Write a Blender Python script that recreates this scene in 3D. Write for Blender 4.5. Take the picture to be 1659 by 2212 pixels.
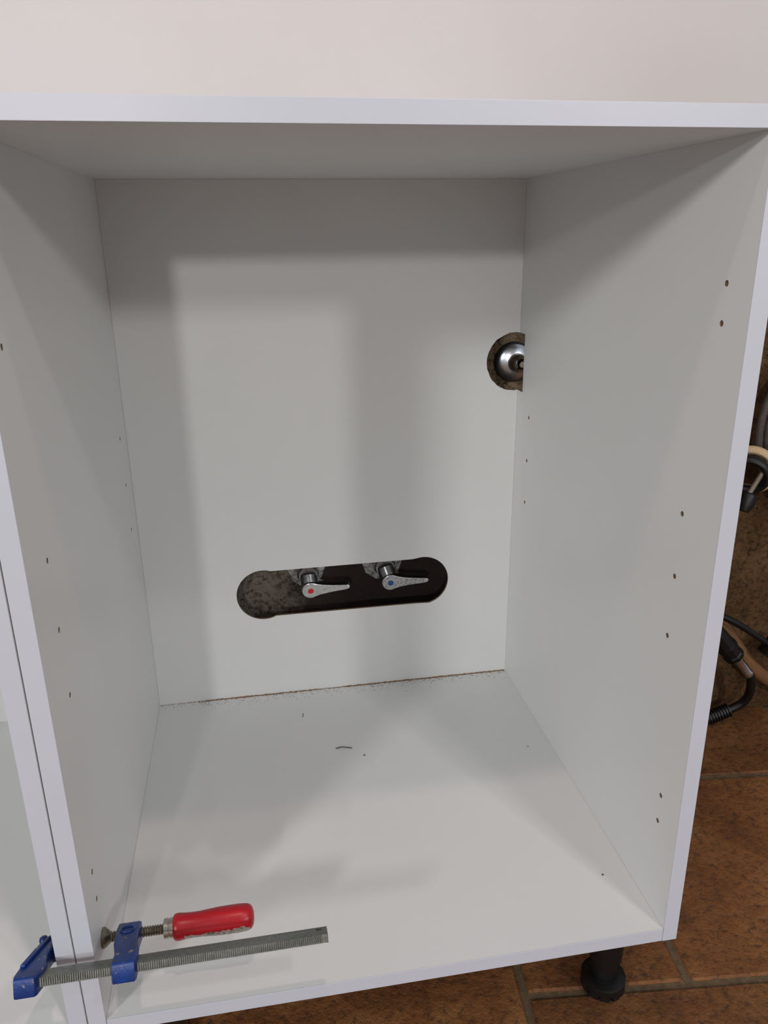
import bpy, bmesh, math, random
from mathutils import Vector, Matrix, noise

random.seed(7)
scene = bpy.context.scene
COL = scene.collection
for o in list(bpy.data.objects):
    bpy.data.objects.remove(o)

# ------------------------------------------------------------------ camera, light, exposure
# Geometry is laid out in "cabinet" metres: x right, y into the cabinet, z = 0 on the cabinet's
# inner floor.  Z0 lifts all of it so that the room's floor is z = 0.
Z0 = 0.176
W, H, D, T = 0.568, 0.768, 0.536, 0.016          # inner width, height, depth, board thickness
WALL_Y = 0.595

def look_matrix(yaw, pitch, roll, loc):
    cy, sy, cp, sp = math.cos(yaw), math.sin(yaw), math.cos(pitch), math.sin(pitch)
    fwd = Vector((sy * cp, cy * cp, -sp)); right = Vector((cy, -sy, 0)); up = right.cross(fwd)
    r = right * math.cos(roll) + up * math.sin(roll)
    u = -right * math.sin(roll) + up * math.cos(roll)
    m = Matrix((r, u, -fwd)).transposed().to_4x4()
    m.translation = loc
    return m

cam_data = bpy.data.cameras.new('camera')
cam_data.sensor_fit = 'VERTICAL'; cam_data.sensor_height = 36.0
cam_data.lens = 1691.88 / 2212 * 36.0
cam_data.clip_start = 0.02
cam = bpy.data.objects.new('camera', cam_data); COL.objects.link(cam)
cam.matrix_world = look_matrix(0.16727, 0.33990, -0.01268, Vector((0.17561, -0.57638, 0.69752 + Z0)))
scene.camera = cam

world = bpy.data.worlds.new('world'); scene.world = world
world.use_nodes = True
world.node_tree.nodes['Background'].inputs[0].default_value = (0.90, 0.94, 1.0, 1)
world.node_tree.nodes['Background'].inputs[1].default_value = 0.31

def lamp(name, loc, watts, radius, col):
    d = bpy.data.lights.new(name, 'POINT'); d.energy = watts; d.shadow_soft_size = radius; d.color = col
    o = bpy.data.objects.new(name, d); COL.objects.link(o)
    o.location = (loc[0], loc[1], loc[2] + Z0)
    return o
lamp('room_lamp_far', (-0.80, -5.00, 1.70), 190, 0.11, (1.0, 0.98, 0.95))
lamp('room_lamp_side', (2.45, -4.00, 1.99), 168, 0.17, (1.0, 0.98, 0.95))
lamp('room_lamp_left', (-2.77, -3.30, 2.15), 300, 0.26, (1.0, 0.98, 0.95))
lamp('ceiling_lamp_side', (1.04, -1.30, 2.20), 22, 0.06, (1.0, 0.96, 0.93))
lamp('ceiling_lamp', (0.28, -0.50, 2.19), 21, 0.035, (1.0, 0.77, 0.70))

scene.view_settings.view_transform = 'Standard'
scene.view_settings.look = 'None'
scene.view_settings.gamma = 1.0
scene.view_settings.use_curve_mapping = False
scene.view_settings.exposure = 0.0

# ------------------------------------------------------------------ materials
def srgb(r, g, b):
    f = lambda c: (c / 255 / 12.92) if c / 255 <= 0.04045 else ((c / 255 + 0.055) / 1.055) ** 2.4
    return (f(r), f(g), f(b), 1.0)

class NT:
    def __init__(s, name):
        s.m = bpy.data.materials.new(name); s.m.use_nodes = True
        s.t = s.m.node_tree; s.b = s.t.nodes['Principled BSDF']
        s.tc = s.t.nodes.new('ShaderNodeTexCoord')
    def link(s, a, b): s.t.links.new(a, b)
    def node(s, kind, **kw):
        n = s.t.nodes.new(kind)
        for k, v in kw.items():
            if isinstance(k, str) and hasattr(n, k): setattr(n, k, v)
        return n
    def noise(s, scale, detail=4, rough=0.55, coord='Object', stretch=None):
        n = s.t.nodes.new('ShaderNodeTexNoise')
        n.inputs['Scale'].default_value = scale; n.inputs['Detail'].default_value = detail
        n.inputs['Roughness'].default_value = rough
        src = s.tc.outputs[coord]
        if stretch:
            mp = s.t.nodes.new('ShaderNodeMapping'); mp.inputs['Scale'].default_value = stretch
            s.link(src, mp.inputs['Vector']); src = mp.outputs[0]
        s.link(src, n.inputs['Vector'])
        return n.outputs['Fac']
    def ramp(s, fac, stops):
        r = s.t.nodes.new('ShaderNodeValToRGB')
        while len(r.color_ramp.elements) < len(stops): r.color_ramp.elements.new(0.5)
        for e, (p, c) in zip(r.color_ramp.elements, stops):
            e.position = p; e.color = c if len(c) == 4 else (*c, 1)
        s.link(fac, r.inputs[0])
        return r.outputs[0]
    def mix(s, fac, a, b, blend='MIX'):
        n = s.t.nodes.new('ShaderNodeMix'); n.data_type = 'RGBA'; n.blend_type = blend
        for sock, v in ((n.inputs[0], fac), (n.inputs[6], a), (n.inputs[7], b)):
            if hasattr(v, 'is_output'): s.link(v, sock)
            else: sock.default_value = v
        return n.outputs[2]
    def math(s, op, a, b=0.0, clamp=False):
        n = s.t.nodes.new('ShaderNodeMath'); n.operation = op; n.use_clamp = clamp
        for sock, v in ((n.inputs[0], a), (n.inputs[1], b)):
            if hasattr(v, 'is_output'): s.link(v, sock)
            else: sock.default_value = v
        return n.outputs[0]
    def bump(s, h, strength=0.3, dist=0.002):
        n = s.t.nodes.new('ShaderNodeBump'); n.inputs['Strength'].default_value = strength
        n.inputs['Distance'].default_value = dist
        s.link(h, n.inputs['Height']); s.link(n.outputs[0], s.b.inputs['Normal'])
    def set(s, col=None, rough=None, metal=None, spec=None):
        for key, v in (('Base Color', col), ('Roughness', rough), ('Metallic', metal), ('Specular IOR Level', spec)):
            if v is None: continue
            if hasattr(v, 'is_output'): s.link(v, s.b.inputs[key])
            else: s.b.inputs[key].default_value = v
        return s.m

def simple(name, col, rough=0.5, metal=0.0, var=0.12, scale=60, bump=0.0, dist=0.0005):
    n = NT(name)
    f = n.noise(scale)
    lo = tuple(c * (1 - var) for c in col[:3]) + (1,); hi = tuple(min(1, c * (1 + var)) for c in col[:3]) + (1,)
    n.set(n.ramp(f, [(0.3, lo), (0.7, hi)]), rough, metal)
    if bump: n.bump(n.noise(scale * 6), bump, dist)
    return n.m

def melamine(name, col, rough):
    n = NT(name)
    f = n.noise(5, 3)
    c = n.ramp(f, [(0.35, tuple(v * 0.975 for v in col[:3])), (0.65, col[:3])])
    n.set(c, rough, 0.0, 0.4)
    n.bump(n.noise(900, 2), 0.04, 0.0002)
    return n.m
M = {}
M['melamine'] = melamine('white_melamine', (0.72, 0.728, 0.728, 1), 0.40)
M['edge'] = melamine('white_edge_band', (0.575, 0.595, 0.665, 1), 0.35)
M['chip'] = simple('chipboard_core', srgb(132, 108, 82), 0.9, var=0.35, scale=500)

n = NT('painted_wall')
f = n.noise(3.2, 4)
c = n.ramp(f, [(0.35, (0.585, 0.553, 0.553)), (0.65, (0.615, 0.585, 0.585))])
sp = n.noise(48, 1, 0.4)
c = n.mix(n.math('GREATER_THAN', sp, 0.90), c, (0.30, 0.28, 0.26, 1))
n.set(c, 0.7); n.bump(n.noise(60, 5), 0.08, 0.002); M['paint'] = n.m

n = NT('bare_masonry_wall')              # orange-brown render, a grey mortar patch and a dark brown patch around the valves
f1 = n.noise(16, 8, 0.65); f2 = n.noise(130, 6, 0.7); f3 = n.noise(420, 3, 0.6)
c = n.ramp(f1, [(0.30, (0.095, 0.050, 0.021)), (0.52, (0.175, 0.095, 0.042)), (0.75, (0.27, 0.165, 0.085))])
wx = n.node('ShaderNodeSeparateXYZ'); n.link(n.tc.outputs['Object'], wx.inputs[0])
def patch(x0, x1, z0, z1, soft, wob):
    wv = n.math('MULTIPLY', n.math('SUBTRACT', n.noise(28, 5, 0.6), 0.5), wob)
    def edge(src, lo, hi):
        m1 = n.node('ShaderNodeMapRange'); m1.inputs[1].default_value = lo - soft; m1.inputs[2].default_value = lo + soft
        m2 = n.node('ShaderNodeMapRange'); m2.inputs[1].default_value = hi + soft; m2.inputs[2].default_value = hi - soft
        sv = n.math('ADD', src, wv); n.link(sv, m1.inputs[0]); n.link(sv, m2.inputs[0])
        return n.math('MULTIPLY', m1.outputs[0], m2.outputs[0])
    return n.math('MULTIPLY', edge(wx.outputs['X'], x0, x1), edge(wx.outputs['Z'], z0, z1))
grey = n.ramp(f1, [(0.3, (0.15, 0.125, 0.10)), (0.7, (0.33, 0.285, 0.235))])
c = n.mix(patch(0.02, 0.36, 0.02, 0.34, 0.02, 0.12), c, grey)
sand = n.ramp(f1, [(0.3, (0.20, 0.14, 0.09)), (0.7, (0.42, 0.31, 0.21))])
c = n.mix(patch(0.48, 0.605, 0.44, 0.60, 0.015, 0.03), c, sand)
c = n.mix(n.ramp(f2, [(0.36, (0, 0, 0)), (0.52, (1, 1, 1))]), (0.055, 0.034, 0.018, 1), c)
c = n.mix(n.ramp(f3, [(0.68, (0, 0, 0)), (0.76, (1, 1, 1))]), c, (0.40, 0.27, 0.14, 1))
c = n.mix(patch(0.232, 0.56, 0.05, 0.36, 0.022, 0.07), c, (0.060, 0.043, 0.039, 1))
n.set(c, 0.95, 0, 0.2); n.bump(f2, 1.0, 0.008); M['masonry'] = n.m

n = NT('terracotta_tile')
oi = n.node('ShaderNodeObjectInfo')
f1 = n.noise(7, 8, 0.65); f2 = n.noise(90, 6, 0.7); f3 = n.noise(330, 3, 0.6)
c = n.ramp(f1, [(0.30, (0.085, 0.030, 0.013)), (0.50, (0.205, 0.080, 0.024)), (0.72, (0.31, 0.150, 0.052))])
c = n.mix(n.ramp(f2, [(0.34, (0, 0, 0)), (0.5, (1, 1, 1))]), (0.075, 0.034, 0.016, 1), c)
c = n.mix(n.ramp(f3, [(0.70, (0, 0, 0)), (0.78, (0.6, 0.6, 0.6))]), c, (0.36, 0.22, 0.11, 1))
hs = n.node('ShaderNodeHueSaturation')
n.link(c, hs.inputs['Color'])
mr = n.node('ShaderNodeMapRange'); mr.inputs[3].default_value = 0.82; mr.inputs[4].default_value = 1.18
n.link(oi.outputs['Random'], mr.inputs[0]); n.link(mr.outputs[0], hs.inputs['Value'])
n.set(hs.outputs[0], n.ramp(f1, [(0.3, (0.42,) * 3), (0.7, (0.7,) * 3)]), 0, 0.4)
n.bump(f2, 0.8, 0.005); M['tile'] = n.m
M['grout'] = simple('grey_brown_grout', srgb(104, 86, 64), 0.95, var=0.3, scale=120, bump=0.6, dist=0.003)

n = NT('chrome'); f = n.noise(90, 4)
n.set((0.62, 0.64, 0.67, 1), n.ramp(f, [(0.35, (0.10,) * 3), (0.7, (0.28,) * 3)]), 1.0); M['chrome'] = n.m
n = NT('satin_chrome'); n.set((0.60, 0.64, 0.70, 1), 0.30, 1.0); n.bump(n.noise(120, 4), 0.1, 0.0008); M['satin'] = n.m
n = NT('stained_chrome'); f = n.noise(140, 6, 0.7)
c = n.ramp(f, [(0.36, (0.12, 0.11, 0.10)), (0.55, (0.55, 0.55, 0.56)), (0.8, (0.72, 0.72, 0.72))])
n.set(c, 0.5, 0.2); n.bump(f, 0.15, 0.0008); M['stained'] = n.m
M['dark_chrome'] = simple('dark_reflection_chrome', (0.20, 0.20, 0.205), 0.28, 0.9, var=0.35, scale=160)  # chrome darkened in colour to stand in for its reflection of the dark wall
n = NT('lever_face_metal'); f = n.noise(220, 4, 0.6)
n.set(n.ramp(f, [(0.35, (0.42, 0.42, 0.41)), (0.65, (0.58, 0.58, 0.57))]), 0.5, 0.45); M['face'] = n.m
n = NT('scratched_lever_metal'); f = n.noise(330, 6, 0.75)
n.set(n.ramp(f, [(0.36, (0.16, 0.15, 0.14)), (0.5, (0.42, 0.42, 0.42)), (0.7, (0.66, 0.66, 0.65))]), 0.5, 0.5); M['face2'] = n.m
M['red_dot'] = simple('red_enamel', srgb(196, 28, 48), 0.4, var=0.05)
M['blue_dot'] = simple('blue_enamel', srgb(24, 72, 140), 0.4, var=0.05)
M['dark_pipe'] = simple('dark_brass_pipe', srgb(84, 70, 58), 0.4, 0.7, var=0.4, scale=120)
M['rubber'] = simple('black_rubber', srgb(26, 24, 24), 0.6, var=0.2, scale=90)
M['black'] = simple('black_plastic', srgb(12, 12, 13), 0.45, var=0.2, scale=80, bump=0.05)

n = NT('galvanised_bar_steel'); f = n.noise(40, 6, 0.65, stretch=(0.25, 2, 2)); f2 = n.noise(300, 4)
c = n.ramp(f, [(0.3, (0.155, 0.165, 0.15)), (0.7, (0.30, 0.31, 0.29))])
c = n.mix(n.ramp(f2, [(0.3, (0.5,) * 3), (0.6, (1,) * 3)]), (0.10, 0.09, 0.07, 1), c)
n.set(c, 0.42, 0.85); n.bump(f2, 0.12, 0.0004); M['steel'] = n.m
n = NT('brassy_screw_steel'); f = n.noise(160, 5, 0.7)
n.set(n.ramp(f, [(0.3, (0.10, 0.085, 0.06)), (0.6, (0.30, 0.27, 0.21)), (0.85, (0.45, 0.42, 0.36))]), 0.4, 0.85); M['screw'] = n.m
n = NT('nickel_ferrule'); f = n.noise(120, 4)
n.set(n.ramp(f, [(0.3, (0.42, 0.38, 0.32)), (0.7, (0.66, 0.63, 0.58))]), 0.25, 0.95); M['ferrule'] = n.m
n = NT('chipped_blue_enamel'); f = n.noise(95, 6, 0.72); f2 = n.noise(300, 3)
c = n.ramp(n.noise(40, 3), [(0.3, srgb(4, 34, 92)), (0.7, srgb(6, 56, 132))])
c = n.mix(n.ramp(f, [(0.615, (0, 0, 0)), (0.64, (1, 1, 1))]), c, srgb(150, 132, 108))
c = n.mix(n.ramp(f, [(0.34, (1, 1, 1)), (0.37, (0, 0, 0))]), c, srgb(64, 60, 52))
n.set(c, 0.36); n.bump(f2, 0.25, 0.0008); M['blue'] = n.m

n = NT('chipped_red_handle_paint')       # bare filler shows along one worn side of the handle
sx = n.node('ShaderNodeSeparateXYZ'); n.link(n.tc.outputs['Object'], sx.inputs[0])
b_ = n.math('SUBTRACT', sx.outputs['Y'], 0.0615)
side = n.math('ADD', n.math('MULTIPLY', b_, -0.52), n.math('MULTIPLY', sx.outputs['Z'], -0.86))
w = n.math('ADD', side, n.math('MULTIPLY', n.math('SUBTRACT', n.noise(75, 4, 0.6), 0.5), 0.0075))
inside = n.math('MULTIPLY', n.math('GREATER_THAN', sx.outputs['X'], 0.077), n.math('LESS_THAN', sx.outputs['X'], 0.139))
worn = n.math('MULTIPLY', n.math('GREATER_THAN', w, 0.0098), inside)
fl = n.noise(150, 6, 0.75)
c = n.ramp(n.noise(30, 4, stretch=(0.3, 2, 2)), [(0.3, srgb(150, 16, 30)), (0.7, srgb(190, 24, 36))])
c = n.mix(n.ramp(fl, [(0.665, (0, 0, 0)), (0.69, (1, 1, 1))]), c, srgb(190, 168, 160))
bare = n.ramp(n.noise(260, 5, 0.7), [(0.36, srgb(70, 62, 58)), (0.5, srgb(168, 160, 152))])
n.set(n.mix(worn, c, bare), 0.34); n.bump(n.noise(200, 4), 0.12, 0.0006); M['red'] = n.m

M['cream'] = simple('cream_plastic', srgb(206, 180, 140), 0.5, var=0.08)
M['hose_grey'] = simple('dark_grey_hose_rubber', srgb(78, 72, 70), 0.5, var=0.2, scale=120)
M['tan'] = simple('tan_hose_rubber', srgb(132, 95, 60), 0.6, var=0.12, scale=40)
M['rod'] = simple('dull_grey_rod', srgb(130, 120, 105), 0.45, 0.4, var=0.2)
M['dust'] = simple('brown_sawdust', srgb(132, 108, 84), 0.95, var=0.45, scale=400)
M['splinter'] = simple('dark_splinter', srgb(52, 48, 46), 0.6, var=0.2)
M['brick_crumb'] = simple('orange_brick_crumb', srgb(205, 130, 100), 0.9, var=0.15)
M['white_plastic'] = simple('white_plastic', srgb(215, 215, 215), 0.5, var=0.04)

# ------------------------------------------------------------------ geometry helpers
def empty(name, loc, label, cat, group=None, rot=(0, 0, 0)):
    o = bpy.data.objects.new(name, None); COL.objects.link(o)
    o.empty_display_size = 0.02
    o.location = (loc[0], loc[1], loc[2] + Z0); o.rotation_euler = rot
    tag(o, label, cat, group)
    return o
def tag(o, label=None, cat=None, group=None, kind=None):
    for k, v in (('label', label), ('category', cat), ('group', group), ('kind', kind)):
        if v: o[k] = v
    return o
def link_mesh(name, bm, mats, parent=None, shift=(0, 0, 0), smooth=35, loc=None):
    """bm in the parent's frame after subtracting shift; top-level meshes are lifted by Z0."""
    bmesh.ops.recalc_face_normals(bm, faces=bm.faces)
    me = bpy.data.meshes.new(name)
    if any(shift): bmesh.ops.translate(bm, verts=bm.verts, vec=[-c for c in shift])
    bm.to_mesh(me); bm.free()
    if not isinstance(mats, (list, tuple)): mats = [mats]
    for m in mats: me.materials.append(M[m] if isinstance(m, str) else m)
    if smooth:
        me.polygons.foreach_set('use_smooth', [True] * len(me.polygons))
        me.set_sharp_from_angle(angle=math.radians(smooth))
    o = bpy.data.objects.new(name, me); COL.objects.link(o)
    if parent: o.parent = parent
    else: o.location = (shift[0], shift[1], shift[2] + Z0)
    return o
def box_bm(x0, x1, y0, y1, z0, z1, bevel=0.0, seg=2, bm=None):
    bm = bm or bmesh.new()
    r = bmesh.ops.create_cube(bm, size=1)
    for v in r['verts']:
        v.co = Vector(((x0 + x1) / 2 + v.co.x * (x1 - x0), (y0 + y1) / 2 + v.co.y * (y1 - y0), (z0 + z1) / 2 + v.co.z * (z1 - z0)))
    if bevel:
        es = {e for v in r['verts'] for e in v.link_edges}
        bmesh.ops.bevel(bm, geom=list(es), offset=bevel, segments=seg, affect='EDGES', profile=0.5)
    return bm
def frame_for(axis):
    a = Vector(axis).normalized()
    h = Vector((0, 0, 1)) if abs(a.z) < 0.9 else Vector((1, 0, 0))
    u = a.cross(h).normalized(); v = a.cross(u).normalized()
    return a, u, v
def lathe_bm(profile, origin, axis, seg=32, bm=None, rfun=None):
    """profile: list of (t along axis, radius)."""
    bm = bm or bmesh.new(); a, u, v = frame_for(axis); o = Vector(origin); rings = []
    for t, r in profile:
        ring = []
        if r < 1e-6:
            ring = [bm.verts.new(o + a * t)]
        else:
            for k in range(seg):
                an = 2 * math.pi * k / seg; rr = r * (rfun(an, t) if rfun else 1)
                ring.append(bm.verts.new(o + a * t + (u * math.cos(an) + v * math.sin(an)) * rr))
        rings.append(ring)
    for p, q in zip(rings, rings[1:]):
        for k in range(seg):
            l = (k + 1) % seg
            if len(p) == 1 and len(q) == 1: continue
            if len(p) == 1: bm.faces.new((p[0], q[k], q[l]))
            elif len(q) == 1: bm.faces.new((p[k], p[l], q[0]))
            else: bm.faces.new((p[k], p[l], q[l], q[k]))
    for ring in (rings[0], rings[-1]):
        if len(ring) > 1: bm.faces.new(ring)
    return bm
def smooth_path(pts, n=10):
    P = [Vector(p) for p in pts]; out = []
    for i in range(len(P) - 1):
        p0 = P[max(i - 1, 0)]; p1 = P[i]; p2 = P[i + 1]; p3 = P[min(i + 2, len(P) - 1)]
        for k in range(n):
            t = k / n
            out.append(0.5 * ((2 * p1) + (p2 - p0) * t + (2 * p0 - 5 * p1 + 4 * p2 - p3) * t * t + (3 * p1 - p0 - 3 * p2 + p3) * t ** 3))
    out.append(P[-1]); return out
def tube_bm(path, radius, seg=14, bm=None, flat=1.0):
    bm = bm or bmesh.new(); rings = []; prev = None
    for i, p in enumerate(path):
        d = (path[min(i + 1, len(path) - 1)] - path[max(i - 1, 0)]).normalized()
        if prev is None: _, u, _v = frame_for(d)
        else: u = (prev - d * prev.dot(d)).normalized()
        prev = u; v = d.cross(u)
        r = radius(i / (len(path) - 1)) if callable(radius) else radius
        rings.append([bm.verts.new(p + (u * math.cos(2 * math.pi * k / seg) + v * math.sin(2 * math.pi * k / seg) * flat) * r) for k in range(seg)])
    for p, q in zip(rings, rings[1:]):
        for k in range(seg):
            l = (k + 1) % seg; bm.faces.new((p[k], p[l], q[l], q[k]))
    bm.faces.new(rings[0]); bm.faces.new(rings[-1])
    return bm
def prism_bm(outline, to3, h0, h1, bevel=0.0, seg=2, bm=None):
    """outline: list of 2-D points; to3(p, q, h) -> 3-D."""
    bm = bm or bmesh.new()
    a = [bm.verts.new(to3(p, q, h0)) for p, q in outline]; b = [bm.verts.new(to3(p, q, h1)) for p, q in outline]
    fs = [bm.faces.new(a), bm.faces.new(b)]
    for k in range(len(a)):
        l = (k + 1) % len(a); bm.faces.new((a[k], a[l], b[l], b[k]))
    bmesh.ops.recalc_face_normals(bm, faces=bm.faces)
    if bevel:
        es = list({e for f in fs for e in f.edges})
        bmesh.ops.bevel(bm, geom=es, offset=bevel, segments=seg, affect='EDGES', profile=0.5)
    return bm
def torus_bm(center, axis, R, r, seg=48, rs=12, bm=None, a0=0, a1=2 * math.pi, squash=1.0):
    bm = bm or bmesh.new(); a, u, v = frame_for(axis); c = Vector(center); rings = []
    for k in range(seg):
        an = 2 * math.pi * k / seg; rad = u * math.cos(an) + v * math.sin(an)
        rings.append([bm.verts.new(c + rad * (R + r * math.cos(2 * math.pi * j / rs)) + a * r * squash * math.sin(2 * math.pi * j / rs)) for j in range(rs)])
    for k in range(seg):
        p, q = rings[k], rings[(k + 1) % seg]
        for j in range(rs):
            l = (j + 1) % rs; bm.faces.new((p[j], p[l], q[l], q[j]))
    return bm
def cut(bm, cutters):
    """boolean difference; cutter faces take material slot 1."""
    tmp = []
    def mk(b):
        bmesh.ops.recalc_face_normals(b, faces=b.faces)
        me = bpy.data.meshes.new('tmp'); b.to_mesh(me); b.free()
        me.materials.append(M['melamine']); me.materials.append(M['chip'])
        o = bpy.data.objects.new('tmp', me); COL.objects.link(o); tmp.append(o); return o
    base = mk(bm)
    for c in cutters:
        for f in c.faces: f.material_index = 1
        co = mk(c)
        md = base.modifiers.new('b', 'BOOLEAN'); md.object = co; md.operation = 'DIFFERENCE'; md.solver = 'EXACT'
    bpy.context.view_layer.update()
    dg = bpy.context.evaluated_depsgraph_get()
    me = base.evaluated_get(dg).to_mesh()
    out = bmesh.new(); out.from_mesh(me)
    base.evaluated_get(dg).to_mesh_clear()
    for o in tmp:
        m_ = o.data; bpy.data.objects.remove(o); bpy.data.meshes.remove(m_)
    return out

# ------------------------------------------------------------------ the setting
FLOOR_Z = -0.176
bm = box_bm(-2.6, 3.2, -6.0, 0.85, FLOOR_Z - 0.06, FLOOR_Z - 0.004)
floor = tag(link_mesh('floor', bm, 'grout', smooth=0, shift=(0, 0, FLOOR_Z)), 'worn brown terracotta tile floor with grey-brown joints', kind='structure')
ang = -0.1
piv = Vector((0.6585, 0.0674))
def tile(u0, u1, v0, v1):
    g = 0.005
    w_, d_ = u1 - u0 - 2 * g, v1 - v0 - 2 * g
    key = (round(w_, 3), round(d_, 3))
    if key not in tile.meshes:
        b = bmesh.new()
        nseg = 9
        rnd = random.Random(int(w_ * 1000))
        pts = []
        for (ax, ay, bx, by) in ((-1, -1, 1, -1), (1, -1, 1, 1), (1, 1, -1, 1), (-1, 1, -1, -1)):
            for k in range(nseg):
                t = k / nseg
                x = (ax + (bx - ax) * t) * w_ / 2 * (1 + 0.006 * (rnd.random() - 0.5))
                y = (ay + (by - ay) * t) * d_ / 2 * (1 + 0.006 * (rnd.random() - 0.5))
                pts.append((x, y))
        prism_bm(pts, lambda p, q, h: Vector((p, q, h)), -0.012, 0.0, 0.0025, 1, b)
        bmesh.ops.recalc_face_normals(b, faces=b.faces)
        me = bpy.data.meshes.new('tile'); b.to_mesh(me); b.free(); me.materials.append(M['tile'])
        tile.meshes[key] = me
    o = bpy.data.objects.new('tile', tile.meshes[key]); COL.objects.link(o)
    o.parent = floor
    cu, cv = (u0 + u1) / 2, (v0 + v1) / 2
    ca, sa = math.cos(ang), math.sin(ang)
    o.location = (piv.x + cu * ca - cv * sa, piv.y + cu * sa + cv * ca, random.uniform(-0.0012, 0.0))
    o.rotation_euler = (random.uniform(-.002, .002), random.uniform(-.002, .002), ang)
tile.meshes = {}
ROW = 0.375
tile(-0.205, 0.0, 0.0, ROW)
for i in range(0, 4): tile(0.41 * i, 0.41 * (i + 1), 0.0, ROW)
for i in range(-0, 4):
    tile(-0.205 + 0.41 * i, 0.205 + 0.41 * i, -0.36, 0.0)
    tile(-0.205 + 0.41 * (i - 0.5) + 0.205 * (i == 0), -0.205 + 0.41 * (i + 0.5), ROW, ROW + 0.36)
for r in range(2, 6):
    for i in range(0, 4):
        o_ = 0.0 if r % 2 else 0.205
        tile(-0.205 + 0.41 * i + o_ - 0.205 * (o_ > 0), 0.205 + 0.41 * i, -0.36 * r, -0.36 * (r - 1)) if i == 0 and o_ else tile(-0.205 + 0.41 * i, 0.205 + 0.41 * i, -0.36 * r, -0.36 * (r - 1))
for i in range(4):
    for j in range(-5, 2): tile(-0.615 - 0.41 * i, -0.205 - 0.41 * i, -0.18 + 0.36 * j + (0.0 if i % 2 == 0 else 0.18), 0.18 + 0.36 * j + (0.0 if i % 2 == 0 else 0.18))

def rough_wall(x0, x1, z0, z1, step, amp, y):
    b = bmesh.new(); nx, nz = int((x1 - x0) / step), int((z1 - z0) / step); g = []
    for i in range(nx + 1):
        col = []
        for j in range(nz + 1):
            x, z = x0 + (x1 - x0) * i / nx, z0 + (z1 - z0) * j / nz
            d = noise.fractal(Vector((x * 9, z * 9, 3.1)), 0.9, 2.1, 5) * amp + noise.noise(Vector((x * 60, z * 60, 1.0))) * amp * 0.35
            col.append(b.verts.new((x, y - max(-amp, min(amp, d)), z)))
        g.append(col)
    for i in range(nx):
        for j in range(nz): b.faces.new((g[i][j], g[i + 1][j], g[i + 1][j + 1], g[i][j + 1]))
    # sides and back so that the wall is a solid
    back = [b.verts.new((x, y + 0.22, z)) for x, z in ((x0, z0), (x1, z0), (x1, z1), (x0, z1))]
    b.faces.new(back)
    b.faces.new([g[i][0] for i in range(nx + 1)] + [back[1], back[0]])
    b.faces.new([g[i][nz] for i in range(nx + 1)] + [back[2], back[3]])
    b.faces.new([g[0][j] for j in range(nz + 1)] + [back[3], back[0]])
    b.faces.new([g[nx][j] for j in range(nz + 1)] + [back[2], back[1]])
    return b
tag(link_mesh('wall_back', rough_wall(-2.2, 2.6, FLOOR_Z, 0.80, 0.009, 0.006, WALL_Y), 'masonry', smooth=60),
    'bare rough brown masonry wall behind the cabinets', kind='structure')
tag(link_mesh('wall_upper', box_bm(-2.6, 3.2, WALL_Y - 0.006, WALL_Y + 0.22, 0.80, 2.4, 0.002), 'paint', smooth=0),
    'smooth off-white painted wall above the cabinets', kind='structure')

# ------------------------------------------------------------------ cabinets
HOLES_FRONT = (0.6566, 0.6243, 0.1432, 0.1112)
HOLES_MID = (0.4466, 0.3824, 0.3180)
def hole_cutters(x_face, sgn):
    c = []
    for y, zs in ((0.0370, HOLES_FRONT), (0.0610, HOLES_MID), (0.4825, HOLES_MID)):
        for z in zs:
            c.append(lathe_bm([(-0.004, 0.0027), (0.010, 0.0027)], (x_face, y, z), (sgn, 0, 0), 14))
    b = c[0]                                                     # all cutters in one mesh
    for k in c[1:]:
        me = bpy.data.meshes.new('t'); k.to_mesh(me); k.free(); b.from_mesh(me); bpy.data.meshes.remove(me)
    return b
PIPE_X, PIPE_Z, PIPE_R = 0.5615, 0.5195, 0.0425
def saw_hole():
    rr = random.Random(3)
    jit = [1 + 0.022 * (rr.random() - 0.5) for _ in range(56)]
    return lathe_bm([(0, PIPE_R), (0.12, PIPE_R)], (PIPE_X, 0.5145, PIPE_Z), (0, 1, 0), 56,
                    rfun=lambda an, t: jit[int(round(an / (2 * math.pi) * 56)) % 56])
def slot_cutter():
    cl, cr, rl, r_ = (0.1738, 0.1765), (0.4250, 0.1782), 0.0412, 0.0408
    pts = []
    tl, bl = math.asin(0.0390 / rl), math.asin(-0.0372 / rl)
    tr, br = math.asin(0.0390 / r_), math.asin(-0.0385 / r_)
    n_ = 26
    for k in range(n_ + 1):
        a = (math.pi - tl) + ((math.pi - bl) - (math.pi - tl)) * k / n_      # left end, top to bottom
        pts.append((cl[0] + rl * math.cos(a), cl[1] + rl * math.sin(a)))
    # the arc bulges a little past the straight cut, as the two saw holes do
    pts = [(cl[0] + 0.011, cl[1] + 0.0390)] + [(cl[0] + rl * math.cos(math.radians(a)), cl[1] + rl * math.sin(math.radians(a))) for a in range(78, 290, 6)] + [(cl[0] + 0.017, cl[1] - 0.0372)]
    pts += [(cr[0] - 0.012, cr[1] - 0.0388)] + [(cr[0] + r_ * math.cos(math.radians(a)), cr[1] + r_ * math.sin(math.radians(a))) for a in range(-76, 105, 6)] + [(cr[0] - 0.018, cr[1] + 0.0385)]
    return prism_bm(pts, lambda p, q, h: Vector((p, h, q)), 0.50, 0.58)

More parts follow.
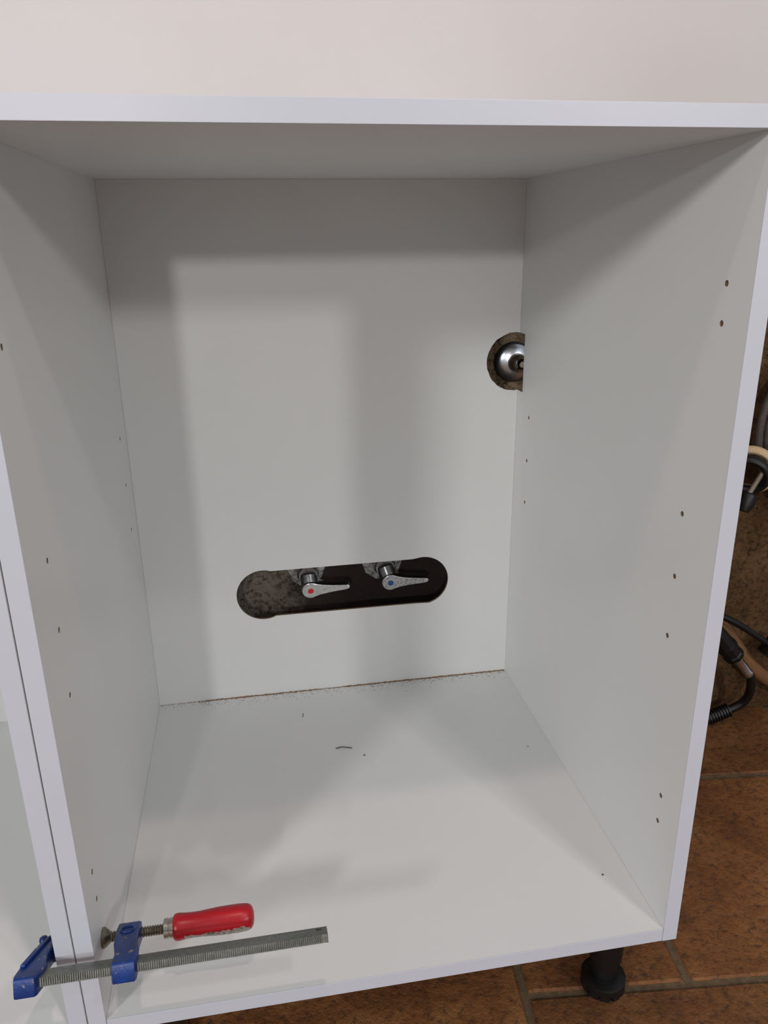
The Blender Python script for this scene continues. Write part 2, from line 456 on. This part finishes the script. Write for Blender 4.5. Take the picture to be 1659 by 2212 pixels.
def leg(parent, x, y, shift):
    b = lathe_bm([(0, 0.0), (0, 0.024), (0.006, 0.024), (0.007, 0.0185), (0.078, 0.0185), (0.079, 0.0205), (0.112, 0.0195), (0.114, 0.0150), (0.150, 0.0145), (0.150, 0.0)],
                 (x, y, -T), (0, 0, -1), 32)
    l = link_mesh('leg', b, 'black', parent, shift)
    def notch(an, t):
        return 0.90 if (t > 0.001 and (math.degrees(an) % 30) < 4.5) else 1.0
    R = 0.0265
    b = lathe_bm([(0, 0.0), (0, 0.0165), (0.004, 0.0160), (0.0045, R - 0.002), (0.0055, R), (0.0135, R), (0.0136, R), (0.0205, R), (0.0215, R - 0.002), (0.0215, 0.0)],
                 (x, y, FLOOR_Z + 0.0215), (0, 0, -1), 120, rfun=lambda an, t: notch(an, 1) if t > 0.01355 else 1.0)
    f = link_mesh('foot', b, 'black', l)
    f.data.transform(Matrix.Translation([-c for c in shift]))
    return l

def cabinet(name, loc_x, label, services):
    root = empty(name, (loc_x + W / 2, 0.28, FLOOR_Z), label, 'cabinet', 'white kitchen base cabinets')
    sh = (W / 2, 0.28, FLOOR_Z)
    eb = 0.001
    yb = 0.548
    # side panels, front edge strips, drilled shelf holes
    for sgn in (-1, 1):
        x0, x1 = (-T, 0.0) if sgn < 0 else (W, W + T)
        cs = [hole_cutters(0.0 if sgn < 0 else W, sgn)]
        if services and sgn > 0: cs.append(saw_hole())
        p = link_mesh('side_panel', cut(box_bm(x0, x1, eb, yb, -T, H + T), cs), ['melamine', 'chip'], root, sh, smooth=20)
        link_mesh('edge_band', box_bm(x0, x1, 0.0, eb, -T, H + T, 0.00035, 2), 'edge', p, sh, smooth=0)
    p = link_mesh('bottom_panel', box_bm(0.0002, W - 0.0002, 0.0015, yb, -T, 0), 'melamine', root, sh, smooth=0)
    link_mesh('edge_band', box_bm(0.0004, W - 0.0004, 0.0005, 0.0015, -T, 0, 0.00035, 2), 'edge', p, sh, smooth=0)
    p = link_mesh('top_panel', box_bm(0.0002, W - 0.0002, 0.0013, yb, H, H + T), 'melamine', root, sh, smooth=0)
    link_mesh('edge_band', box_bm(0.0004, W - 0.0004, 0.0003, 0.0013, H, H + T, 0.00035, 2), 'edge', p, sh, smooth=0)
    b = box_bm(0.0002, W - 0.0002, D, D + 0.004, 0.0002, H - 0.0002)
    if services: b = cut(b, [slot_cutter(), saw_hole()])
    link_mesh('back_panel', b, ['melamine', 'chip'], root, sh, smooth=20)
    for x in (0.015, W - 0.015):
        for y in (0.086, 0.485): leg(root, x, y, sh)
    return root
cabinet('kitchen_cabinet', 0.0, 'open white base cabinet with slot cut in its back around two valves', True)
cabinet('kitchen_cabinet', -0.6012, 'white open base cabinet at the left edge, clamped to its neighbour', False)

# ------------------------------------------------------------------ stop valves behind the slot
def valve(cx, cz, hx, hz, label, dot, face, tilt, rr):
    t = empty('stop_valve', (cx, WALL_Y, cz), label, 'valve', 'stop valves behind the slot')
    sh = (cx, WALL_Y, cz)
    # rosette: shallow faceted cone against the wall
    b = lathe_bm([(0, 0.0), (0, rr), (0.003, rr), (0.010, rr * 0.62), (0.012, rr * 0.56), (0.012, 0)], (cx, WALL_Y + 0.004, cz), (0, -1, 0), 10)
    link_mesh('rosette', b, 'stained', t, sh, smooth=12)
    b = lathe_bm([(0, 0.0), (0, 0.0175), (0.014, 0.0175), (0.016, 0.0150), (0.024, 0.0150), (0.026, 0.0)], (cx, WALL_Y - 0.006, cz), (0, -1, 0), 28)
    link_mesh('valve_body', b, 'dark_chrome', t, sh)
    # stem from the body down to the lever's hub
    p0 = Vector((cx, WALL_Y - 0.026, cz)); p1 = Vector((hx, 0.560, hz))
    link_mesh('stem', tube_bm(smooth_path([p0, p0.lerp(p1, 0.5) , p1], 8), 0.0135, 18), 'dark_chrome', t, sh)
    # lever: teardrop plate, facing out
    out = []
    R, L, r = 0.0142, 0.0585, 0.0042
    for k in range(29):
        a = math.radians(62 + (298 - 62) * k / 28); out.append((R * math.cos(a), R * math.sin(a)))
    def q(p0, p1, p2, t): return tuple((1 - t) ** 2 * i + 2 * t * (1 - t) * j + t * t * k_ for i, j, k_ in zip(p0, p1, p2))
    lo0 = out[-1]; tip_lo = (L, -r); tip_hi = (L, r); hi0 = out[0]
    out += [q(lo0, (0.021, -0.0065), tip_lo, k / 10) for k in range(1, 10)]
    out += [(L + r * math.sin(math.radians(a)), -r * math.cos(math.radians(a))) for a in range(0, 181, 20)]
    out += [q(tip_hi, (0.021, 0.0065), hi0, k / 10) for k in range(1, 10)]
    ct, st = math.cos(tilt), math.sin(tilt)
    lean = math.radians(-5)                       # face leans back, so its upper rim shows
    def to3(p, q_, h):
        x, z = p * ct - q_ * st, p * st + q_ * ct
        return Vector((hx + x, 0.555 - h * math.cos(lean) + z * math.sin(lean), hz + z * math.cos(lean) + h * math.sin(lean)))
    lv = link_mesh('lever', prism_bm(out, to3, -0.013, 0.006, 0.0018, 3), 'chrome', t, sh)
    inner = [(p * 0.90 + 0.0022 * (p > 0.02), q_ * 0.84) for p, q_ in out]
    link_mesh('face_plate', prism_bm(inner, to3, 0.0055, 0.0066, 0.0003, 1), face, lv, sh)
    dots = [(0.0046 * math.cos(math.radians(a)), 0.0046 * math.sin(math.radians(a))) for a in range(0, 360, 12)]
    link_mesh('colour_dot', prism_bm(dots, to3, 0.0060, 0.0071, 0.0003, 1), dot, lv, sh)
valve(0.2455, 0.1895, 0.2472, 0.1710, 'chrome stop valve lever with a red dot, behind the slot', 'red_dot', 'face', math.radians(1.5), 0.034)
valve(0.3690, 0.1935, 0.3752, 0.1735, 'scratched stop valve lever with a blue dot, behind the slot', 'blue_dot', 'face2', math.radians(-1.0), 0.034)

# ------------------------------------------------------------------ pipe stub in the round cut-out
px_, pz_ = 0.5738, 0.5135
t = empty('pipe_stub', (px_, WALL_Y, pz_), 'chrome rosette and dark pipe stub in the half-round corner cut-out', 'pipe')
sh = (px_, WALL_Y, pz_)
link_mesh('seal', lathe_bm([(0, 0), (0, 0.0200), (0.020, 0.0200), (0.021, 0.0300), (0.029, 0.0300), (0.031, 0.0280), (0.031, 0)], (px_, WALL_Y + 0.003, pz_), (0, -1, 0), 40), 'rubber', t, sh)
link_mesh('rosette', lathe_bm([(0, 0), (0, 0.0268), (0.0012, 0.0268), (0.0030, 0.0250), (0.0052, 0.0200), (0.0068, 0.0160), (0.0072, 0.0145), (0.006, 0.0140), (0.004, 0.0)], (px_, WALL_Y - 0.028, pz_), (0, -1, 0), 48), 'satin', t, sh)
p = link_mesh('pipe', lathe_bm([(0, 0), (0, 0.0125), (0.036, 0.0125), (0.038, 0.0115), (0.038, 0.0085), (0.020, 0.0080), (0.020, 0)], (px_, WALL_Y - 0.012, pz_), (0, -1, 0), 32), 'dark_pipe', t, sh)
link_mesh('cap', lathe_bm([(0, 0), (0, 0.0055), (0.012, 0.0055), (0.014, 0.0045), (0.014, 0)], (px_ + 0.004, WALL_Y - 0.034, pz_ - 0.001), (0, -1, 0), 20), 'chrome', p, sh)

# ------------------------------------------------------------------ bar clamp (local: X along bar, Y = throat direction, Z = bar normal)
phi = math.radians(22.8)
clamp = empty('bar_clamp', (0.0, -0.0222, 0.0891), 'blue bar clamp with red handle gripping the two cabinet sides', 'clamp', rot=(-phi, 0, 0))
# bar with milled teeth on its outer edge
prof = []
a = -0.052
pitch = 0.0019
while a < 0.206:
    prof += [(a, -0.0080), (a + pitch * 0.55, -0.0080), (a + pitch * 0.68, -0.0068), (a + pitch * 0.95, -0.0068)]; a += pitch
prof += [(0.2108, -0.0080), (0.2112, -0.0075), (0.2112, 0.0075), (0.2107, 0.0080), (-0.052, 0.0080)]
hole = [lathe_bm([(-0.0009, 0.0026), (0.01, 0.0026)], (0.2035, 0.0035, 0.00375), (0, 0, 1), 18)]
bar_bm = prism_bm(prof, lambda p, q, h: Vector((p, q, h)), -0.00375, 0.00375, 0)
link_mesh('bar', cut(bar_bm, hole), ['steel', 'screw'], clamp, smooth=25)
# fixed jaw
out = [(-0.0590, -0.0130), (-0.0420, -0.0130), (-0.0400, -0.0100), (-0.0370, 0.0105), (-0.0400, 0.0180), (-0.0415, 0.0330), (-0.0405, 0.0450), (-0.0352, 0.0490),
       (-0.0334, 0.0510), (-0.0334, 0.0700), (-0.0352, 0.0715), (-0.0440, 0.0710), (-0.0485, 0.0640), (-0.0530, 0.0480), (-0.0575, 0.0280), (-0.0600, 0.0080), (-0.0608, -0.0060)]
fj = link_mesh('fixed_jaw', prism_bm(out, lambda p, q, h: Vector((p, q, h)), -0.0095, 0.0080, 0.0022, 3), 'blue', clamp)
rib = [(-0.0585, 0.0060), (-0.0545, 0.0060), (-0.0455, 0.0600), (-0.0490, 0.0560), (-0.0540, 0.0350)]
link_mesh('rib', prism_bm(rib, lambda p, q, h: Vector((p, q, h)), 0.0075, 0.0110, 0.001, 2), 'blue', fj)
link_mesh('casting_nub', lathe_bm([(0, 0), (0, 0.0042), (0.004, 0.0042), (0.0065, 0.0030), (0.0075, 0)], (-0.0510, 0.0560, 0.005), (-0.3, 0.2, 1), 16), 'blue', fj)
# sliding jaw
out = [(0.0220, -0.0130), (0.0408, -0.0130), (0.0420, -0.0100), (0.0415, 0.0110), (0.0375, 0.0300), (0.0358, 0.0480), (0.0358, 0.0675), (0.0340, 0.0690),
       (0.0158, 0.0690), (0.0140, 0.0675), (0.0140, 0.0480), (0.0165, 0.0280), (0.0208, 0.0110), (0.0208, -0.0100)]
sj = link_mesh('sliding_jaw', prism_bm(out, lambda p, q, h: Vector((p, q, h)), -0.0095, 0.0085, 0.0020, 3), 'blue', clamp)
link_mesh('boss', torus_bm((0.0252, 0.0520, 0.0088), (0, 0, 1), 0.0062, 0.0011, 30, 8), 'blue', sj)
# threaded screw
def helix(x0, x1, b, r_out, r_in, pitch):
    bm = bmesh.new(); n_ = 24; rings = []; steps = int((x1 - x0) / pitch * 8)
    for i in range(steps + 1):
        ring = []
        x = x0 + (x1 - x0) * i / steps
        for k in range(n_):
            an = 2 * math.pi * k / n_
            ph = ((x - x0) / pitch - k / n_) % 1.0
            tri = 1 - abs(ph * 2 - 1)
            r = r_in + (r_out - r_in) * min(1, max(0, tri * 1.8 - 0.3))
            ring.append(bm.verts.new((x, b + r * math.cos(an), r * math.sin(an))))
        rings.append(ring)
    for p, q in zip(rings, rings[1:]):
        for k in range(n_):
            l = (k + 1) % n_; bm.faces.new((p[k], p[l], q[l], q[k]))
    bm.faces.new(rings[0]); bm.faces.new(rings[-1])
    return bm
SB = 0.0615
link_mesh('screw', helix(0.0065, 0.0590, SB, 0.0049, 0.0037, 0.0024), 'screw', clamp, smooth=50)
link_mesh('swivel_pad', lathe_bm([(0.0002, 0), (0.0002, 0.0093), (0.0018, 0.0095), (0.0030, 0.0088), (0.0075, 0.0050), (0.0090, 0.0036), (0.0110, 0.0032), (0.0110, 0)], (0, SB, 0), (1, 0, 0), 32), 'screw', clamp)
link_mesh('ferrule', lathe_bm([(0.0570, 0), (0.0570, 0.0080), (0.0577, 0.0092), (0.0618, 0.0092), (0.0623, 0.0087), (0.0629, 0.0087), (0.0634, 0.0094), (0.0668, 0.0094), (0.0668, 0)], (0, SB, 0), (1, 0, 0), 40), 'ferrule', clamp)
hp = [(0.0660, 0), (0.0660, 0.0092), (0.0668, 0.0110), (0.0685, 0.0121), (0.0715, 0.0124), (0.0760, 0.0118), (0.0840, 0.0113), (0.0920, 0.0114), (0.1000, 0.0120), (0.1080, 0.0126), (0.1200, 0.0129), (0.1300, 0.0128), (0.1370, 0.0122), (0.1405, 0.0108), (0.1425, 0.0080), (0.1435, 0.0040), (0.1437, 0)]
link_mesh('handle', lathe_bm(hp, (0, SB, 0), (1, 0, 0), 44), 'red', clamp, smooth=60)

# ------------------------------------------------------------------ hoses and cables by the wall, right of the cabinet
# coil of grey hose on a nail
cx, cz = 1.118, 0.385
t = empty('hose_coil', (cx, 0.55, cz - 0.14), 'coiled dark grey hose hanging on the wall right of the cabinet', 'hose')
sh = (cx, 0.55, cz - 0.14)
path = []
for i in range(0, 3 * 40 + 1):
    an = 2 * math.pi * i / 40 + 0.6; k = i / 40
    R = 0.134 - 0.0135 * k
    path.append(Vector((cx + R * math.cos(an) * 0.98, 0.556 - 0.003 * k, cz + R * 1.12 * math.sin(an))))
link_mesh('hose', tube_bm(path, 0.0068, 12), 'hose_grey', t, sh)
link_mesh('nail', lathe_bm([(0, 0), (0, 0.0022), (0.068, 0.0022), (0.068, 0.006), (0.070, 0.006), (0.070, 0)], (cx, WALL_Y + 0.012, cz + 0.112), (0, -1, 0), 12), 'rod', t, sh)

# cream and black collar with two rods
ax = Vector((-0.58, -0.72, -0.22)).normalized()
cc = Vector((0.966, 0.528, 0.326))
t = empty('pipe_collar', (cc.x, cc.y, cc.z - 0.03), 'round cream and black collar hanging below the grey hose coil', 'collar')
sh = (cc.x, cc.y, cc.z - 0.03)
link_mesh('cream_ring', torus_bm(cc - ax * 0.010, ax, 0.0360, 0.0070, 48, 12, squash=1.2), 'cream', t, sh)
link_mesh('black_ring', torus_bm(cc + ax * 0.008, ax, 0.0275, 0.0068, 48, 12, squash=1.3), 'black', t, sh)
r0, r1 = Vector((1.014, 0.528, 0.372)), Vector((0.944, 0.492, 0.300))
t = empty('metal_rod', tuple(r1), 'grey rod with a black tip slanting through the cream collar', 'rod')
link_mesh('rod', tube_bm([r0, r1], 0.0040, 14), 'rod', t, tuple(r1))
dirv = (r1 - r0).normalized()
link_mesh('rod_tip', lathe_bm([(0, 0), (0, 0.010), (0.003, 0.0125), (0.016, 0.0130), (0.030, 0.008), (0.031, 0)], tuple(r1 + dirv * -0.004), tuple(dirv + Vector((0.15, 0, -0.55))), 20), 'black', t, tuple(r1))

# tan hose
t = tag(link_mesh('drain_hose', tube_bm(smooth_path([(0.900, 0.577, 0.130), (0.955, 0.576, 0.062), (1.010, 0.575, -0.005), (1.050, 0.575, -0.055), (1.095, 0.574, -0.098), (1.165, 0.570, -0.132), (1.30, 0.562, -0.160), (1.42, 0.560, -0.163)], 8), 0.0128, 18), 'tan'),
        'thick tan hose slanting down the wall to the floor, right side', 'hose')
# black power cable with plug
t = empty('power_cable', (1.10, 0.545, -0.06), 'thin black cable with a plug, crossing above the tan hose', 'cable')
sh = (1.10, 0.545, -0.06)
link_mesh('cord', tube_bm(smooth_path([(0.90, 0.560, 0.086), (0.985, 0.546, 0.047), (1.03, 0.542, 0.018), (1.066, 0.540, -0.008)], 8), 0.0060, 12), 'black', t, sh)
b = prism_bm([(-0.014, -0.016), (0.0, -0.0175), (0.030, -0.0175), (0.036, -0.012), (0.036, 0.012), (0.030, 0.0175), (0.0, 0.0175), (-0.014, 0.016)], lambda p, q, h: Vector((p, h, q)), -0.013, 0.013, 0.002, 2)
bmesh.ops.rotate(b, verts=b.verts, cent=(0, 0, 0), matrix=Matrix.Rotation(math.radians(37), 3, 'Y'))
bmesh.ops.translate(b, verts=b.verts, vec=(1.072, 0.540, -0.016))
link_mesh('plug', b, 'black', t, sh)
# black supply hose with chrome ferrule
t = empty('supply_hose', (1.00, 0.555, FLOOR_Z), 'black hose with chrome ferrule and ribbed end lying by the wall', 'hose')
sh = (1.00, 0.555, FLOOR_Z)
p0, p1 = Vector((0.960, 0.534, 0.022)), Vector((1.0255, 0.534, -0.056))
dv = (p1 - p0).normalized(); L_ = (p1 - p0).length
link_mesh('grip', lathe_bm([(-0.030, 0), (-0.030, 0.015), (0, 0.0165), (0.020, 0.0172), (0.021, 0.0190), (0.030, 0.0190), (0.031, 0.0172), (0.044, 0.0168), (0.046, 0.0185), (0.054, 0.0180), (0.056, 0.0140), (0.058, 0)], tuple(p0), tuple(dv), 10), 'black', t, sh, smooth=20)
link_mesh('ferrule', lathe_bm([(0.054, 0), (0.054, 0.0098), (0.066, 0.0098), (0.067, 0.0090), (0.100, 0.0085), (0.102, 0.0092), (0.108, 0.0088), (0.110, 0)], tuple(p0), tuple(dv), 28), 'chrome', t, sh)
hpth = smooth_path([p0 + dv * 0.100, p0 + dv * 0.116, (1.0400, 0.537, -0.090), (1.0430, 0.543, -0.112), (1.038, 0.549, -0.131), (1.024, 0.553, -0.143), (1.005, 0.556, -0.152), (0.975, 0.556, -0.163), (0.93, 0.556, -0.168), (0.80, 0.556, -0.168)], 8)
link_mesh('hose', tube_bm(hpth, 0.0078, 14), 'black', t, sh)
q0 = Vector((1.0155, 0.5555, -0.148)); q1 = Vector((0.972, 0.556, -0.1630)); qd = (q1 - q0).normalized()
pr = [(-0.001, 0), (-0.001, 0.0085)]
for k in range(8): pr += [(0.0055 * k, 0.0128), (0.0055 * k + 0.0030, 0.0128), (0.0055 * k + 0.0033, 0.0098), (0.0055 * k + 0.0052, 0.0098)]
pr += [(0.046, 0.0085), (0.046, 0)]
link_mesh('strain_relief', lathe_bm(pr, tuple(q0), tuple(qd), 24), 'black', t, sh, smooth=30)

# ------------------------------------------------------------------ sawdust and bits on the cabinet floor
def specks(n_, fn, smin, smax, rnd):
    b = bmesh.new()
    for _ in range(n_):
        x, y = fn(); s = rnd.uniform(smin, smax)
        r = bmesh.ops.create_cone(b, cap_ends=True, segments=4, radius1=s, radius2=s * 0.35, depth=s * 0.9)
        m_ = Matrix.Translation((x, y, s * 0.45)) @ Matrix.Rotation(rnd.uniform(0, 6.28), 4, 'Z')
        bmesh.ops.transform(b, matrix=m_, verts=r['verts'])
    return b
rnd = random.Random(11)
def strip():
    while True:
        x = rnd.uniform(0.002, W - 0.002); k = rnd.random()
        dens = 0.25 if x < 0.06 else (0.45 if 0.24 < x < 0.30 else 1.0)
        if rnd.random() > dens: continue
        y = D - 0.0006 - abs(rnd.gauss(0, 0.0012) if k < 0.72 else rnd.gauss(0, 0.010))
        return x, max(0.36, y)
dust = specks(2200, strip, 0.0003, 0.0008, rnd)
prev = None
for i in range(190):
    x = 0.03 + (W - 0.032) * i / 189
    k = 0.35 if (x < 0.07 or 0.25 < x < 0.29) else 1.0
    h, w_ = k * rnd.uniform(0.0005, 0.0017), k * rnd.uniform(0.0008, 0.0024)
    cur = [dust.verts.new((x, D - 0.00005, 0.0)), dust.verts.new((x, D - 0.00005, h)), dust.verts.new((x, D - w_, 0.0))]
    if prev:
        dust.faces.new((prev[1], cur[1], cur[2], prev[2])); dust.faces.new((prev[0], cur[0], cur[1], prev[1]))
    prev = cur
tag(link_mesh('sawdust', dust, 'dust', smooth=0, shift=(W / 2, D - 0.01, 0)),
    'line of brown sawdust along the back edge of the cabinet floor', 'sawdust', kind='stuff')
def bit(name, x, y, r, mat, label, cat='debris', seed=0):
    b = bmesh.new(); bmesh.ops.create_icosphere(b, subdivisions=1, radius=r)
    q = random.Random(seed)
    for v_ in b.verts: v_.co = Vector((v_.co.x * q.uniform(.7, 1.3), v_.co.y * q.uniform(.7, 1.2), v_.co.z * q.uniform(.5, .8)))
    zmin = min(v_.co.z for v_ in b.verts)
    bmesh.ops.translate(b, verts=b.verts, vec=(x, y, -zmin))
    tag(link_mesh(name, b, mat, smooth=0, shift=(x, y, 0)), label, cat)
bit('brick_crumb', 0.5338, 0.3269, 0.0013, 'brick_crumb', 'tiny orange crumb on the cabinet floor near the right side', seed=1)
bit('dark_crumb', 0.5368, 0.0824, 0.0013, 'splinter', 'tiny dark crumb near the front right corner of the cabinet floor', seed=2)
bit('dark_crumb', 0.2993, 0.3508, 0.0013, 'splinter', 'tiny dark crumb just right of the black splinter', seed=3)
tag(link_mesh('splinter', tube_bm(smooth_path([(0.2612, 0.3735, 0.0007), (0.2700, 0.3740, 0.0016), (0.2780, 0.3722, 0.0012), (0.2842, 0.3705, 0.0007)], 6), 0.0006, 8), 'splinter', shift=(0.272, 0.373, 0)),
    'thin black splinter lying on the middle of the cabinet floor', 'splinter')
tag(link_mesh('bristle', tube_bm(smooth_path([(0.2215, 0.4705, 0.0005), (0.2212, 0.4660, 0.0010), (0.2200, 0.4615, 0.0005)], 6), 0.0004, 8), 'splinter', shift=(0.221, 0.466, 0)),
    'short dark bristle on the cabinet floor near its back', 'bristle')
